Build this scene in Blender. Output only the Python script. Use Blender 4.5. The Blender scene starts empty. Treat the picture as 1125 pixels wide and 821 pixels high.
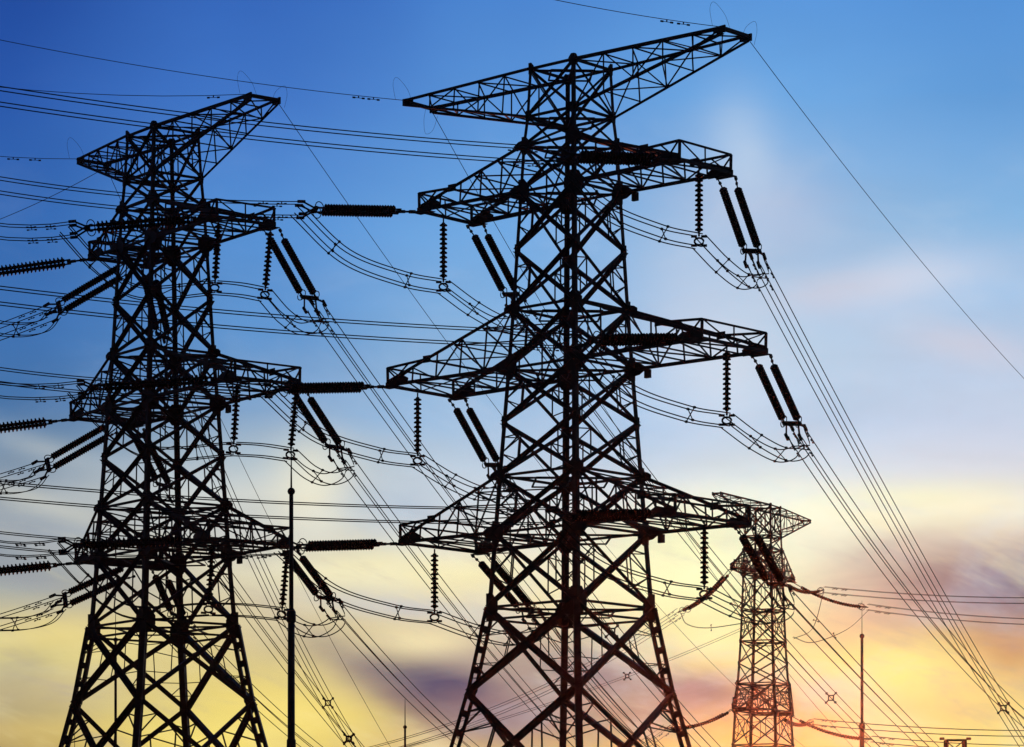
import bpy, math, random
from mathutils import Vector as V, Matrix, Quaternion

# ------------------------------------------------------------------ camera, sky, sun, exposure
sc = bpy.context.scene
col = sc.collection
F, HX, HY, EYE = 3631.6, 562.5, 1019.3, 1.7       # focal length and horizon of the photograph (in its pixels), eye height

cam_data = bpy.data.cameras.new("camera")
cam = bpy.data.objects.new("camera", cam_data)
col.objects.link(cam)
cam.location = (0, 0, EYE)
cam.rotation_euler = (math.radians(90), 0, 0)
cam_data.sensor_width = 36.0
cam_data.lens = 36.0 * F / 1125.0
cam_data.shift_y = (HY - 410.5) / 1125.0           # level camera, rising lens: the masts stay upright
cam_data.clip_start = 0.5
cam_data.clip_end = 20000
sc.camera = cam

HAZE_DENSITY, HAZE_G = 3.2e-5, .965
SUN_EL, SUN_AZ = 2.6, 4.8                          # degrees; azimuth clockwise from the view direction (+Y)
sc.view_settings.view_transform = 'Standard'
sc.view_settings.look = 'None'
sc.view_settings.gamma = 1.0
sc.view_settings.exposure = 0.0

world = bpy.data.worlds.new("World")
sc.world = world
world.use_nodes = True
world.cycles.sampling_method = 'MANUAL'
world.cycles.sample_map_resolution = 512
nt = world.node_tree
nt.nodes.clear()


def lin(c):
    return tuple(((x / 255) / 12.92 if x / 255 <= .04045 else ((x / 255 + .055) / 1.055) ** 2.4) for x in c)


def N(t, **k):
    n = nt.nodes.new(t)
    for a, b in k.items():
        setattr(n, a, b)
    return n


def put(sock, v):
    if hasattr(v, 'is_output') or isinstance(v, bpy.types.NodeSocket):
        nt.links.new(v, sock)
    else:
        sock.default_value = v


def M(op, a, b=0.0, c=None, clamp=False):
    n = N('ShaderNodeMath', operation=op, use_clamp=clamp)
    put(n.inputs[0], a)
    put(n.inputs[1], b)
    if c is not None:
        put(n.inputs[2], c)
    return n.outputs[0]


def smooth(x, a, b):
    n = N('ShaderNodeMapRange', interpolation_type='SMOOTHSTEP')
    put(n.inputs['Value'], x)
    n.inputs['From Min'].default_value = a
    n.inputs['From Max'].default_value = b
    return n.outputs[0]


def mixc(f, a, b, mode='MIX'):
    n = N('ShaderNodeMix', data_type='RGBA', blend_type=mode)
    put(n.inputs[0], f)
    put(n.inputs[6], a)
    put(n.inputs[7], b)
    return n.outputs[2]


def noise(vec, scale, detail=4, rough=.55, dist=0.0):
    n = N('ShaderNodeTexNoise')
    put(n.inputs['Vector'], vec)
    n.inputs['Scale'].default_value = scale
    n.inputs['Detail'].default_value = detail
    n.inputs['Roughness'].default_value = rough
    n.inputs['Distortion'].default_value = dist
    return n.outputs['Fac']


def comb(x, y, z=0.0):
    n = N('ShaderNodeCombineXYZ')
    put(n.inputs[0], x)
    put(n.inputs[1], y)
    put(n.inputs[2], z)
    return n.outputs[0]


tc = N('ShaderNodeTexCoord')
sep = N('ShaderNodeSeparateXYZ')
nt.links.new(tc.outputs['Generated'], sep.inputs[0])
dx, dy, dz = sep.outputs
# azimuth and elevation of the sky direction, in tenths of a degree-like units (1 unit = 100/3631.6 rad)
K = F / 100.0
U = M('MULTIPLY', M('ARCTAN2', dx, dy), K)                       # 0 straight ahead, + to the right
W = M('MULTIPLY', M('ARCSINE', dz), K)                            # 0 at the horizon, + up

# wind-drawn clouds: warp the sky field with streaky noise
sv = comb(M('ADD', M('MULTIPLY', U, .16), M('MULTIPLY', W, .05)), M('ADD', M('MULTIPLY', W, .42), M('MULTIPLY', U, -.05)), 3.7)
n1 = M('SUBTRACT', noise(sv, 1.0, 2, .5, .25), .5)
n2 = M('SUBTRACT', noise(comb(M('MULTIPLY', U, .33), M('MULTIPLY', W, .5), 11.3), 1.0, 2, .5, .2), .5)
n3 = M('SUBTRACT', noise(comb(M('ADD', M('MULTIPLY', U, .5), M('MULTIPLY', W, .3)), M('ADD', M('MULTIPLY', W, 1.5), M('MULTIPLY', U, -.12)), 5.1), 1.0, 4, .55, .4), .5)
low = smooth(W, 8.6, 4.0)                                         # clouds thicken toward the horizon
amp = M('ADD', .22, M('MULTIPLY', low, .42))
Wc = M('ADD', W, M('MULTIPLY', amp, M('ADD', M('MULTIPLY', n1, 1.1), M('MULTIPLY', n3, .35))))
Uc = M('ADD', U, M('MULTIPLY', n2, 1.5))

COLS = [
    (0, [(0, 28, 72, 156), (130, 36, 86, 170), (260, 50, 106, 180), (390, 60, 114, 178), (455, 66, 116, 172), (505, 100, 134, 168), (540, 138, 156, 174),
         (565, 162, 172, 178), (600, 142, 156, 172), (645, 160, 168, 168), (690, 214, 200, 148), (715, 232, 218, 140), (745, 196, 180, 136), (772, 178, 164, 126),
         (800, 206, 180, 110), (830, 160, 140, 94)]),
    (280, [(0, 48, 100, 185), (130, 62, 118, 200), (260, 84, 144, 212), (390, 95, 150, 208), (470, 130, 168, 208), (520, 176, 196, 210), (560, 212, 218, 214),
           (600, 200, 204, 200), (660, 214, 202, 164), (720, 222, 204, 138), (790, 240, 220, 120), (830, 240, 214, 110)]),
    (560, [(0, 70, 130, 208), (130, 88, 148, 218), (260, 110, 168, 226), (390, 138, 182, 224), (470, 154, 190, 225), (540, 200, 214, 226),
           (590, 226, 226, 212), (625, 248, 240, 190), (670, 236, 222, 180), (725, 182, 166, 152), (790, 172, 150, 140), (830, 225, 188, 118)]),
    (840, [(0, 84, 147, 219), (130, 108, 168, 227), (260, 150, 188, 226), (390, 184, 208, 232), (470, 188, 210, 235), (520, 210, 221, 231),
           (550, 240, 242, 230), (590, 246, 252, 218), (650, 244, 242, 182), (720, 236, 226, 150), (770, 206, 186, 138), (830, 246, 220, 116)]),
    (1125, [(0, 80, 143, 214), (130, 96, 157, 219), (260, 134, 183, 227), (390, 178, 202, 230), (470, 196, 210, 232), (540, 220, 221, 227),
            (562, 246, 243, 222), (582, 226, 212, 194), (610, 204, 184, 172), (640, 174, 143, 142), (690, 200, 156, 126), (725, 226, 186, 134), (770, 242, 212, 136), (830, 255, 236, 145)]),
]


def column(stops):
    n = N('ShaderNodeValToRGB')
    n.color_ramp.interpolation = 'LINEAR'
    e = n.color_ramp.elements
    lo, hi = -6.0, 40.0
    pts = [((HY - y) / 100.0, lin((r, g, b))) for y, r, g, b in stops]
    pts.append((0.6, lin((214, 128, 70))))
    pts.append((-1.5, lin((70, 60, 60))))
    pts.append((14.5, tuple(x * .8 for x in lin(stops[0][1:]))))
    pts.append((26.0, tuple(x * .45 for x in lin((40, 88, 165)))))
    pts.sort()
    while len(e) > 1:
        e.remove(e[0])
    for i, (w, c) in enumerate(pts):
        p = (w - lo) / (hi - lo)
        el = e[0] if i == 0 else e.new(p)
        el.position = p
        el.color = (*c, 1)
    put(n.inputs[0], M('DIVIDE', M('SUBTRACT', Wc, lo), hi - lo))
    return n.outputs[0]


sky = None
prev = None
for x, st in COLS:
    c = column(st)
    ux = (x - HX) / 100.0
    sky = c if sky is None else mixc(smooth(Uc, prev, ux), sky, c)
    prev = ux


def blob(sky, px, py, rx, ry, tilt, rgb, strength, edge=.9):
    """A soft cloud bank at a fixed direction, its outline ruffled by the noise."""
    u0, w0 = (px - HX) / 100, (HY - py) / 100
    ct, st = math.cos(math.radians(tilt)), math.sin(math.radians(tilt))
    a = M('SUBTRACT', U, u0)
    b = M('SUBTRACT', W, w0)
    p = M('DIVIDE', M('ADD', M('MULTIPLY', a, ct), M('MULTIPLY', b, st)), rx / 100)
    q = M('DIVIDE', M('SUBTRACT', M('MULTIPLY', b, ct), M('MULTIPLY', a, st)), ry / 100)
    r2 = M('ADD', M('MULTIPLY', p, p), M('MULTIPLY', q, q))
    r2 = M('ADD', r2, M('MULTIPLY', edge * 1.6, M('ADD', n3, M('MULTIPLY', n1, .8))))
    f = M('MULTIPLY', M('POWER', 2.718, M('MULTIPLY', r2, -1.0)), strength, clamp=True)
    front = M('GREATER_THAN', dy, 0.0)
    return mixc(M('MULTIPLY', f, front), sky, (*lin(rgb), 1))


for b in [
    (835, 245, 75, 45, -10, (192, 198, 222), .55), (815, 190, 36, 60, 10, (182, 206, 234), .75),
    (995, 322, 95, 26, 8, (206, 216, 236), .85), (905, 336, 60, 20, 5, (206, 203, 218), .6), (1060, 392, 80, 22, -14, (210, 207, 222), .6), (790, 410, 60, 70, 8, (212, 222, 236), .8),
    (760, 330, 60, 80, 0, (196, 210, 234), .4),
    (60, 505, 90, 15, -16, (176, 188, 196), .5), (50, 560, 110, 11, -17, (200, 202, 192), .55), (40, 604, 100, 12, -18, (176, 180, 180), .45), (30, 640, 70, 14, -12, (150, 156, 168), .5),
    (345, 545, 42, 55, 0, (246, 242, 216), .65), (450, 560, 70, 32, 0, (180, 199, 218), .75), (400, 632, 130, 20, 0, (250, 242, 194), .8),
    (440, 668, 100, 15, -5, (196, 200, 206), .7), (300, 690, 60, 40, 0, (206, 196, 176), .4),
    (410, 735, 75, 22, -22, (134, 126, 130), .85), (455, 772, 70, 18, -26, (148, 126, 120), .85), (492, 757, 66, 24, -14, (62, 72, 110), 1.0), (540, 785, 70, 26, -10, (140, 116, 122), .8), (465, 706, 60, 16, 0, (250, 236, 184), .7),
    (335, 785, 85, 24, -8, (246, 222, 122), .8), (765, 757, 70, 22, -5, (150, 138, 134), .9), (785, 702, 42, 22, 0, (246, 244, 176), .9), (938, 690, 50, 24, 0, (218, 186, 150), .65), (925, 640, 60, 18, 0, (222, 200, 178), .5), (700, 790, 70, 24, 0, (162, 138, 128), .7),
    (650, 742, 70, 28, 0, (146, 138, 144), .7),
    (990, 668, 80, 24, 6, (212, 180, 168), .6), (985, 562, 120, 24, 4, (250, 251, 206), .9), (1085, 566, 50, 16, 0, (250, 240, 206), .6),
    (990, 738, 85, 40, 0, (255, 243, 148), .9), (1110, 712, 50, 30, 0, (206, 158, 108), .8), (855, 588, 110, 52, 0, (246, 254, 230), 1.0), (770, 630, 90, 60, 0, (246, 250, 192), .85), (1000, 570, 120, 22, 5, (255, 248, 214), .5),
    (890, 700, 60, 20, 0, (214, 200, 156), .5), (955, 810, 50, 26, 0, (255, 238, 196), .5), (865, 846, 80, 42, 0, (255, 160, 66), .65),
    (1070, 640, 150, 46, -5, (150, 128, 130), .95), (1110, 648, 80, 30, 4, (118, 102, 116), .95), (985, 610, 50, 16, 10, (214, 198, 182), .6),
    (15, 742, 55, 22, 8, (158, 152, 136), .6), (60, 700, 90, 18, 0, (238, 218, 140), .6),
]:
    sky = blob(sky, *b)

# veils of high cloud: white wisps aloft, cream and mauve streaks lower down
ca_, sa_ = math.cos(math.radians(-17)), math.sin(math.radians(-17))
ru = M('ADD', M('MULTIPLY', U, ca_), M('MULTIPLY', W, sa_))
rw = M('SUBTRACT', M('MULTIPLY', W, ca_), M('MULTIPLY', U, sa_))
w1 = noise(comb(M('MULTIPLY', ru, .34), M('MULTIPLY', rw, 1.25), 21.0), 1.0, 5, .58, .5)
w2 = noise(comb(M('MULTIPLY', ru, .7), M('MULTIPLY', rw, 2.6), 33.0), 1.0, 5, .6, .35)
w3 = noise(comb(M('MULTIPLY', U, .55), M('MULTIPLY', W, .95), 47.0), 1.0, 5, .55, .6)
wisp = M('MULTIPLY', smooth(M('ADD', M('MULTIPLY', w3, .75), M('MULTIPLY', w1, .25)), .46, .70), smooth(W, 9.6, 6.2))
right = M('ADD', .22, M('MULTIPLY', .78, smooth(U, -2.2, 1.6)))
sky = mixc(M('MULTIPLY', M('MULTIPLY', wisp, right), .42), sky, (*lin((202, 216, 234)), 1))
lo_ = smooth(W, 4.9, 3.9)
sky = mixc(M('MULTIPLY', M('MULTIPLY', smooth(M('ADD', M('MULTIPLY', w1, .6), M('MULTIPLY', w2, .4)), .50, .66), lo_), .30), sky, (*lin((255, 241, 176)), 1))
sky = mixc(M('MULTIPLY', M('MULTIPLY', smooth(M('ADD', M('MULTIPLY', w1, .6), M('MULTIPLY', w2, .4)), .49, .33), lo_), .34), sky, (*lin((160, 150, 162)), 1))

# fine streaks: slightly lighter and darker veils, strongest where the clouds are
veil = M('ADD', 1.0, M('MULTIPLY', M('ADD', .10, M('MULTIPLY', low, .22)), M('ADD', n3, M('MULTIPLY', n1, .6))))
vm = N('ShaderNodeVectorMath', operation='SCALE')
nt.links.new(sky, vm.inputs[0])
nt.links.new(veil, vm.inputs['Scale'])
# the sky away from the sunset is already dark
az = M('ABSOLUTE', M('ARCTAN2', dx, dy))
dusk = M('ADD', .05, M('MULTIPLY', .95, smooth(az, 1.5, .22)))
vm2 = N('ShaderNodeVectorMath', operation='SCALE')
nt.links.new(vm.outputs[0], vm2.inputs[0])
nt.links.new(dusk, vm2.inputs['Scale'])

nis = N('ShaderNodeTexSky', sky_type='NISHITA')
nis.sun_disc = False
nis.sun_elevation = math.radians(SUN_EL)
nis.sun_rotation = math.radians(SUN_AZ)
nis.dust_density = 1.5
bg1 = N('ShaderNodeBackground')
nt.links.new(nis.outputs[0], bg1.inputs[0])
bg1.inputs[1].default_value = 0.05
bg2 = N('ShaderNodeBackground')
nt.links.new(vm2.outputs[0], bg2.inputs[0])
mixs = N('ShaderNodeMixShader')
mixs.inputs[0].default_value = 0.985                # clouds and dusk gradient over the clear-air sky
nt.links.new(bg1.outputs[0], mixs.inputs[1])
nt.links.new(bg2.outputs[0], mixs.inputs[2])
out = N('ShaderNodeOutputWorld')
nt.links.new(mixs.outputs[0], out.inputs[0])

sun_data = bpy.data.lights.new("sun", 'SUN')
sun_data.energy = 0.75                              # last light, the disc nearly on the horizon
sun_data.angle = math.radians(0.53)
sun_data.color = (1.0, .16, .06)
sun = bpy.data.objects.new("sun", sun_data)
col.objects.link(sun)
e_, a_ = math.radians(SUN_EL), math.radians(SUN_AZ)
sdir = V((math.sin(a_) * math.cos(e_), math.cos(a_) * math.cos(e_), math.sin(e_)))
sun.rotation_euler = sdir.to_track_quat('Z', 'Y').to_euler()
sun.location = (0, 0, 80)


# ------------------------------------------------------------------ materials
def material(name, base, rough, metal=0.0, var=.35, scale=2.5, spec=.5):
    m = bpy.data.materials.new(name)
    m.use_nodes = True
    t = m.node_tree
    b = t.nodes['Principled BSDF']
    b.inputs['Roughness'].default_value = rough
    b.inputs['Metallic'].default_value = metal
    b.inputs['Specular IOR Level'].default_value = spec
    tcn = t.nodes.new('ShaderNodeTexCoord')
    no = t.nodes.new('ShaderNodeTexNoise')
    no.inputs['Scale'].default_value = scale
    no.inputs['Detail'].default_value = 6
    t.links.new(tcn.outputs['Object'], no.inputs['Vector'])
    r = t.nodes.new('ShaderNodeValToRGB')
    r.color_ramp.elements[0].position = .3
    r.color_ramp.elements[1].position = .72
    r.color_ramp.elements[0].color = (*[x * (1 - var) for x in base], 1)
    r.color_ramp.elements[1].color = (*[x * (1 + var) for x in base], 1)
    t.links.new(no.outputs['Fac'], r.inputs[0])
    t.links.new(r.outputs[0], b.inputs['Base Color'])
    return m


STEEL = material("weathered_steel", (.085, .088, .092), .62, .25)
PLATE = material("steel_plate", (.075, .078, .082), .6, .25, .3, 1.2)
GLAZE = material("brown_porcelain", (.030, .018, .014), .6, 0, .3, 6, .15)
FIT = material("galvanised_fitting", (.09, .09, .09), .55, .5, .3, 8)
WIRE = material("aluminium_wire", (.05, .05, .052), .7, 0, .25, .8, .2)
SOIL = material("dry_earth", (.07, .058, .04), .95, 0, .5, .05, .1)


# ------------------------------------------------------------------ mesh helpers
class MB:
    """Collects bars, plates and tubes in world coordinates and links them as one mesh object."""

    def __init__(self):
        self.v, self.f = [], []

    def add(self, vs, fs):
        o = len(self.v)
        self.v += [V(p) for p in vs]
        self.f += [tuple(i + o for i in f) for f in fs]

    def prism(self, p, q, prof, x, y):
        """Sweep the closed 2D profile from p to q; x, y span the profile."""
        n = len(prof)
        vs = [p + x * a + y * b for a, b in prof] + [q + x * a + y * b for a, b in prof]
        fs = [(i, (i + 1) % n, n + (i + 1) % n, n + i) for i in range(n)]
        fs += [tuple(range(n - 1, -1, -1)), tuple(range(n, 2 * n))]
        self.add(vs, fs)

    def frame(self, p, q, ref):
        d = (q - p)
        if d.length < 1e-6:
            d = V((0, 0, 1))
        d.normalize()
        x = ref - d * ref.dot(d)
        if x.length < 1e-4:
            x = d.orthogonal()
        x.normalize()
        return x, d.cross(x).normalized()

    def bar(self, p, q, w, h=None, ref=V((0, 0, 1))):
        h = h or w
        p, q = V(p), V(q)
        x, y = self.frame(p, q, ref)
        self.prism(p, q, [(-w / 2, -h / 2), (w / 2, -h / 2), (w / 2, h / 2), (-w / 2, h / 2)], x, y)

    def angle(self, p, q, s, t, ref, flip=1):
        """Rolled angle section: flange s in the ref direction, flange s across it."""
        p, q = V(p), V(q)
        x, y = self.frame(p, q, ref)
        y = y * flip
        prof = [(-s / 2, 0), (s / 2, 0), (s / 2, t), (-s / 2 + t, t), (-s / 2 + t, s), (-s / 2, s)]
        self.prism(p, q, prof, x, y)

    def corner(self, p, q, s, t, ix, iy):
        """Leg angle: its heel on the edge p-q, flanges along ix and iy."""
        prof = [(0, 0), (s, 0), (s, t), (t, t), (t, s), (0, s)]
        self.prism(V(p), V(q), prof, ix, iy)

    def plate(self, c, n, u, pts, th):
        n = n.normalized()
        u = (u - n * u.dot(n)).normalized()
        w = n.cross(u)
        k = len(pts)
        vs = [c + u * a + w * b - n * th / 2 for a, b in pts] + [c + u * a + w * b + n * th / 2 for a, b in pts]
        fs = [tuple(range(k - 1, -1, -1)), tuple(range(k, 2 * k))] + [(i, (i + 1) % k, k + (i + 1) % k, k + i) for i in range(k)]
        self.add(vs, fs)

    def tube(self, pts, r, n=6, rs=None):
        pts = [V(p) for p in pts]
        ref = V((0, 0, 1))
        rings = []
        for i, p in enumerate(pts):
            d = pts[min(i + 1, len(pts) - 1)] - pts[max(i - 1, 0)]
            d.normalize()
            x = ref - d * ref.dot(d)
            if x.length < .2:
                x = V((1, 0, 0)) - d * d.x
            x.normalize()
            y = d.cross(x)
            rr = rs[i] if rs else r
            rings.append([p + x * math.cos(2 * math.pi * j / n) * rr + y * math.sin(2 * math.pi * j / n) * rr for j in range(n)])
        vs = [v for g in rings for v in g]
        fs = []
        for i in range(len(pts) - 1):
            for j in range(n):
                a, b = i * n + j, i * n + (j + 1) % n
                fs.append((a, b, b + n, a + n))
        fs.append(tuple(range(n - 1, -1, -1)))
        fs.append(tuple(range(len(vs) - n, len(vs))))
        self.add(vs, fs)

    def lathe(self, prof, n=12):
        """Profile of (radius, z) turned about the local z axis."""
        vs, fs = [], []
        for r, z in prof:
            for j in range(n):
                a = 2 * math.pi * j / n
                vs.append((r * math.cos(a), r * math.sin(a), z))
        for i in range(len(prof) - 1):
            for j in range(n):
                a, b = i * n + j, i * n + (j + 1) % n
                fs.append((a, b, b + n, a + n))
        fs.append(tuple(range(n)))
        fs.append(tuple(range(len(vs) - 1, len(vs) - n - 1, -1)))
        self.add(vs, fs)

    def mesh(self, name, mat, origin=V((0, 0, 0)), smooth_=False):
        me = bpy.data.meshes.new(name)
        me.from_pydata([tuple(p - origin) for p in self.v], [], self.f)
        me.materials.append(mat)
        if smooth_:
            me.polygons.foreach_set('use_smooth', [True] * len(me.polygons))
        me.update()
        return me

    def build(self, name, mat, parent=None, origin=V((0, 0, 0)), smooth_=False):
        o = bpy.data.objects.new(name, self.mesh(name, mat, origin, smooth_))
        col.objects.link(o)
        if parent is not None:
            o.parent = parent
        return o


def tag(o, label=None, cat=None, group=None, kind=None):
    for k, v in (('label', label), ('category', cat), ('group', group), ('kind', kind)):
        if v:
            o[k] = v
    return o


def thing(name, label, cat, loc, group=None):
    o = bpy.data.objects.new(name, None)
    o.empty_display_size = .3
    col.objects.link(o)
    o.location = loc
    return tag(o, label, cat, group)


def at(px, py, Y):
    return V(((px - HX) / F * Y, Y, EYE + (HY - py) / F * Y))


def shared(name, mesh, parent, loc, rot=None):
    o = bpy.data.objects.new(name, mesh)
    col.objects.link(o)
    o.parent = parent
    o.location = loc
    if rot is not None:
        o.rotation_mode = 'QUATERNION'
        o.rotation_quaternion = rot
    return o


# ------------------------------------------------------------------ ground
g = MB()
R_ = 6000
ring = [V((R_ * math.cos(2 * math.pi * i / 64), R_ * math.sin(2 * math.pi * i / 64), 0)) for i in range(64)]
g.add(ring, [tuple(range(64))])
tag(g.build("ground", SOIL), kind="structure")


# ------------------------------------------------------------------ evening haze: one even, closed body of air
hz = MB()
x0, x1, y0, y1, z0, z1 = -260, 260, -60, 372, -1.0, 46.0
hz.add([(x0, y0, z0), (x1, y0, z0), (x1, y1, z0), (x0, y1, z0), (x0, y0, z1), (x1, y0, z1), (x1, y1, z1), (x0, y1, z1)],
       [(3, 2, 1, 0), (4, 5, 6, 7), (0, 1, 5, 4), (1, 2, 6, 5), (2, 3, 7, 6), (3, 0, 4, 7)])
AIR = bpy.data.materials.new("evening_haze")
AIR.use_nodes = True
an = AIR.node_tree
an.nodes.clear()
pv = an.nodes.new('ShaderNodeVolumePrincipled')
pv.inputs['Color'].default_value = (1, .86, .8, 1)
pv.inputs['Density'].default_value = HAZE_DENSITY
pv.inputs['Anisotropy'].default_value = HAZE_G
ao = an.nodes.new('ShaderNodeOutputMaterial')
an.links.new(pv.outputs[0], ao.inputs['Volume'])
tag(hz.build("haze", AIR), kind="stuff")

# ------------------------------------------------------------------ lattice pylons
LV = dict(t=(38.95, 1.33), tl=(36.78, 1.42), u2=(35.45, 1.545), l2=(33.37, 1.64), m2=(30.7, 1.77), u3=(28.04, 1.895), l3=(25.36, 2.045),
          m3=(22.9, 2.19), u4=(20.48, 2.335), l4=(17.9, 2.48), w=(14.52, 2.675), k=(10.65, 3.29), b1=(5.2, 4.44), b0=(-1.65, 5.8))
LV_L = dict(t=(39.1, 1.31), tl=(36.87, 1.42), u2=(35.49, 1.52), l2=(33.56, 1.62), m2=(30.9, 1.75), u3=(28.26, 1.87), l3=(25.7, 2.03),
            m3=(23.2, 2.17), u4=(20.74, 2.31), l4=(18.3, 2.43), w=(14.88, 2.65), k=(11.05, 3.21), b1=(5.3, 4.38), b0=(-1.65, 5.8))


class Pylon:
    def __init__(s, name, label, X, Y, theta, levels, arms, top, group, mirror=1, detail=True):
        s.X, s.Y = X, Y
        s.a = V((math.cos(theta), -math.sin(theta) * mirror, 0))
        s.b = V((math.sin(theta), math.cos(theta) * mirror, 0)) if mirror == 1 else V((math.sin(theta), -math.cos(theta), 0))
        s.lv = {k: (z + EYE, w) for k, (z, w) in levels.items()}
        s.order = list(levels)
        s.arms, s.top, s.detail = arms, top, detail
        s.o = V((X, Y, 0))
        s.root = thing(name, label, "pylon", s.o, group)
        s.build()

    def c(s, lv, sa, sb):
        z, w = s.lv[lv]
        return V((s.X, s.Y, z)) + s.a * (sa * w) + s.b * (sb * w)

    def cz(s, z, sa, sb):
        ks = s.order
        for k0, k1 in zip(ks, ks[1:]):
            z0, w0 = s.lv[k0]
            z1, w1 = s.lv[k1]
            if z1 - 1e-6 <= z <= z0 + 1e-6:
                t = (z - z1) / (z0 - z1)
                w = w1 + (w0 - w1) * t
                return V((s.X, s.Y, z)) + s.a * (sa * w) + s.b * (sb * w)

    def tip(s, arm, side, which):
        """Tip corner: side +1 / -1 along the arm, which -1 / +1 across it."""
        if arm == 't':
            L, wt, z = s.top[0 if side > 0 else 1], s.top[2], s.lv['t'][0]
        else:
            d = s.arms[arm]
            L, wt, z = d['L'][0 if side > 0 else 1], d['wt'], s.lv[d['l']][0]
        return V((s.X, s.Y, z)) + s.a * (side * L) + s.b * (which * wt)

    def build(s):
        O, root = s.o, s.root
        corners = [(-1, -1), (1, -1), (1, 1), (-1, 1)]
        bend = s.lv['w'][0] if 'w' in s.lv else -1
        # legs with their gusset plates
        for ca, cb in corners:
            m = MB()
            inx, iny = s.a * -ca, s.b * -cb
            for k0, k1 in zip(s.order, s.order[1:]):
                p, q = s.c(k0, ca, cb), s.c(k1, ca, cb)
                zt = s.lv[k0][0]
                if zt > bend + .01:
                    sz = .15 + .11 * max(0, min(1, (s.lv['t'][0] - zt) / 22))
                    m.corner(p, q, sz, .03, inx, iny)
                else:
                    outd = (s.a * ca + s.b * cb).normalized()
                    tang = V((-outd.y, outd.x, 0))
                    for off in (-.165, .165):
                        m.bar(p + outd * (off - .12), q + outd * (off - .15), .17, .3, outd)
                    n = int((p - q).length / .85)
                    for i in range(n + 1):
                        r = q + (p - q) * ((i + .1) / (n + .2))
                        d = (p - q).normalized() * .15
                        m.bar(r - outd * .15 - d, r - outd * .15 + d, .32, .28, outd)
            leg = m.build("leg", STEEL, root, O)
            for k in s.order[:-1]:
                z, w = s.lv[k]
                arm_node = any(k in (d['u'], d['l']) for d in s.arms.values()) or k in ('t', 'tl')
                r = .34 if arm_node else .24
                if k in ('t', 'tl'):
                    r = .22
                hgt = 1.15
                if k == 'w':
                    r, hgt = .5, 1.25
                if any(k == d['l'] for d in s.arms.values()):
                    r = .46
                if not s.detail:
                    r *= .72
                gm = MB()
                P = s.c(k, ca, cb)
                for nrm, ind in ((s.b * cb, s.a * -ca), (s.a * ca, s.b * -cb)):
                    pts = [(-.1 * r, -hgt * r), (.62 * r, -hgt * r), (1.3 * r, -.45 * r), (1.3 * r, .4 * r), (.62 * r, hgt * r), (-.1 * r, hgt * r)]
                    if V((0, 0, 1)).dot(nrm.cross(ind)) < 0:
                        pts = [(x, -y) for x, y in pts][::-1]
                    gm.plate(P + nrm * .022, nrm, ind, pts, .025)
                    if arm_node and k not in ('t', 'tl'):   # the plate carries on toward the cross arm
                        gm.plate(P + s.b * (cb * .024) + s.a * (ca * r * .35), s.b, s.a * ca,
                                 [(-.4 * r, -.7 * r), (.35 * r, -.55 * r), (.95 * r, -.2 * r), (.95 * r, .25 * r), (.3 * r, .6 * r), (-.4 * r, .7 * r)], .022) if nrm.dot(s.b * cb) > .5 else None
                gm.build("gusset_plate", PLATE, leg, O)
        # face lattices
        faces = [(corners[0], corners[1]), (corners[1], corners[2]), (corners[2], corners[3]), (corners[3], corners[0])]
        for (A, B) in faces:
            nrm = (s.c('t', *A) + s.c('t', *B)) / 2 - V((s.X, s.Y, s.lv['t'][0]))
            nrm.normalize()
            fo = bpy.data.objects.new("face_lattice", None)
            col.objects.link(fo)
            fo.parent = root
            dia = []
            bars_ = []
            for k0, k1 in zip(s.order, s.order[1:]):
                tl_, tr, bl, br = s.c(k0, *A), s.c(k0, *B), s.c(k1, *A), s.c(k1, *B)
                h = s.lv[k0][0] - s.lv[k1][0]
                wide = (tl_ - tr).length
                sz = .11 if s.lv[k0][0] > s.lv['l2'][0] else (.175 if s.lv[k0][0] > bend + .01 else .25)
                if not s.detail:
                    sz = .12
                for p, q, off in ((tl_, br, .012), (tr, bl, -.03)):
                    dia.append((p - nrm * (.05 - off), q - nrm * (.05 - off), sz))
                # crossing point of the two diagonals
                w0, w1 = (tl_ - tr).length, (bl - br).length
                t = w0 / (w0 + w1)
                Oc = tl_ + (br - tl_) * t
                th = .05 if h < 4.2 else .075
                inn = nrm * -.09
                if h > 2.2:
                    for p, q in ((tl_, bl), (tr, br)):
                        sm = MB()
                        if h < 3.5:
                            P1, Q1 = (p + Oc) / 2, (q + Oc) / 2
                            Mid = q + (p - q) * .42
                            sm.bar(P1 + inn, Q1 + inn, th, th, nrm)
                            sm.bar(P1 + inn, p + (q - p) * .28 + inn, th, th, nrm)
                            sm.bar(Q1 + inn, Mid + inn, th, th, nrm)
                            sm.bar(P1 + inn, Mid + inn, th, th, nrm)
                        else:
                            fr = (.3, .6)
                            up_ = [p + (Oc - p) * x for x in fr]
                            lo2 = [q + (Oc - q) * x for x in fr]
                            le = [p + (q - p) * x for x in (.17, .34, .66, .83)]
                            for u_, l_ in ((up_[0], le[0]), (up_[0], le[1]), (up_[1], le[1]), (lo2[0], le[3]), (lo2[0], le[2]), (lo2[1], le[2]), (up_[1], lo2[1])):
                                sm.bar(u_ + inn, l_ + inn, th * .8, th * .8, nrm)
                        bars_.append(sm)
            for k in s.order[:-1]:
                if k in ('m2', 'm3', 'k', 'b1'):
                    continue
                p, q = s.c(k, *A), s.c(k, *B)
                hb = MB()
                hb.bar(p - nrm * .06, q - nrm * .06, .11, .11, nrm)
                hb.build("horizontal_beam", STEEL, fo, O)
                if k == 'w':
                    hb = MB()
                    hb.bar(p - nrm * .06 - V((0, 0, .55)), q - nrm * .06 - V((0, 0, .55)), .1, .1, nrm)
                    hb.build("horizontal_beam", STEEL, fo, O)
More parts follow.
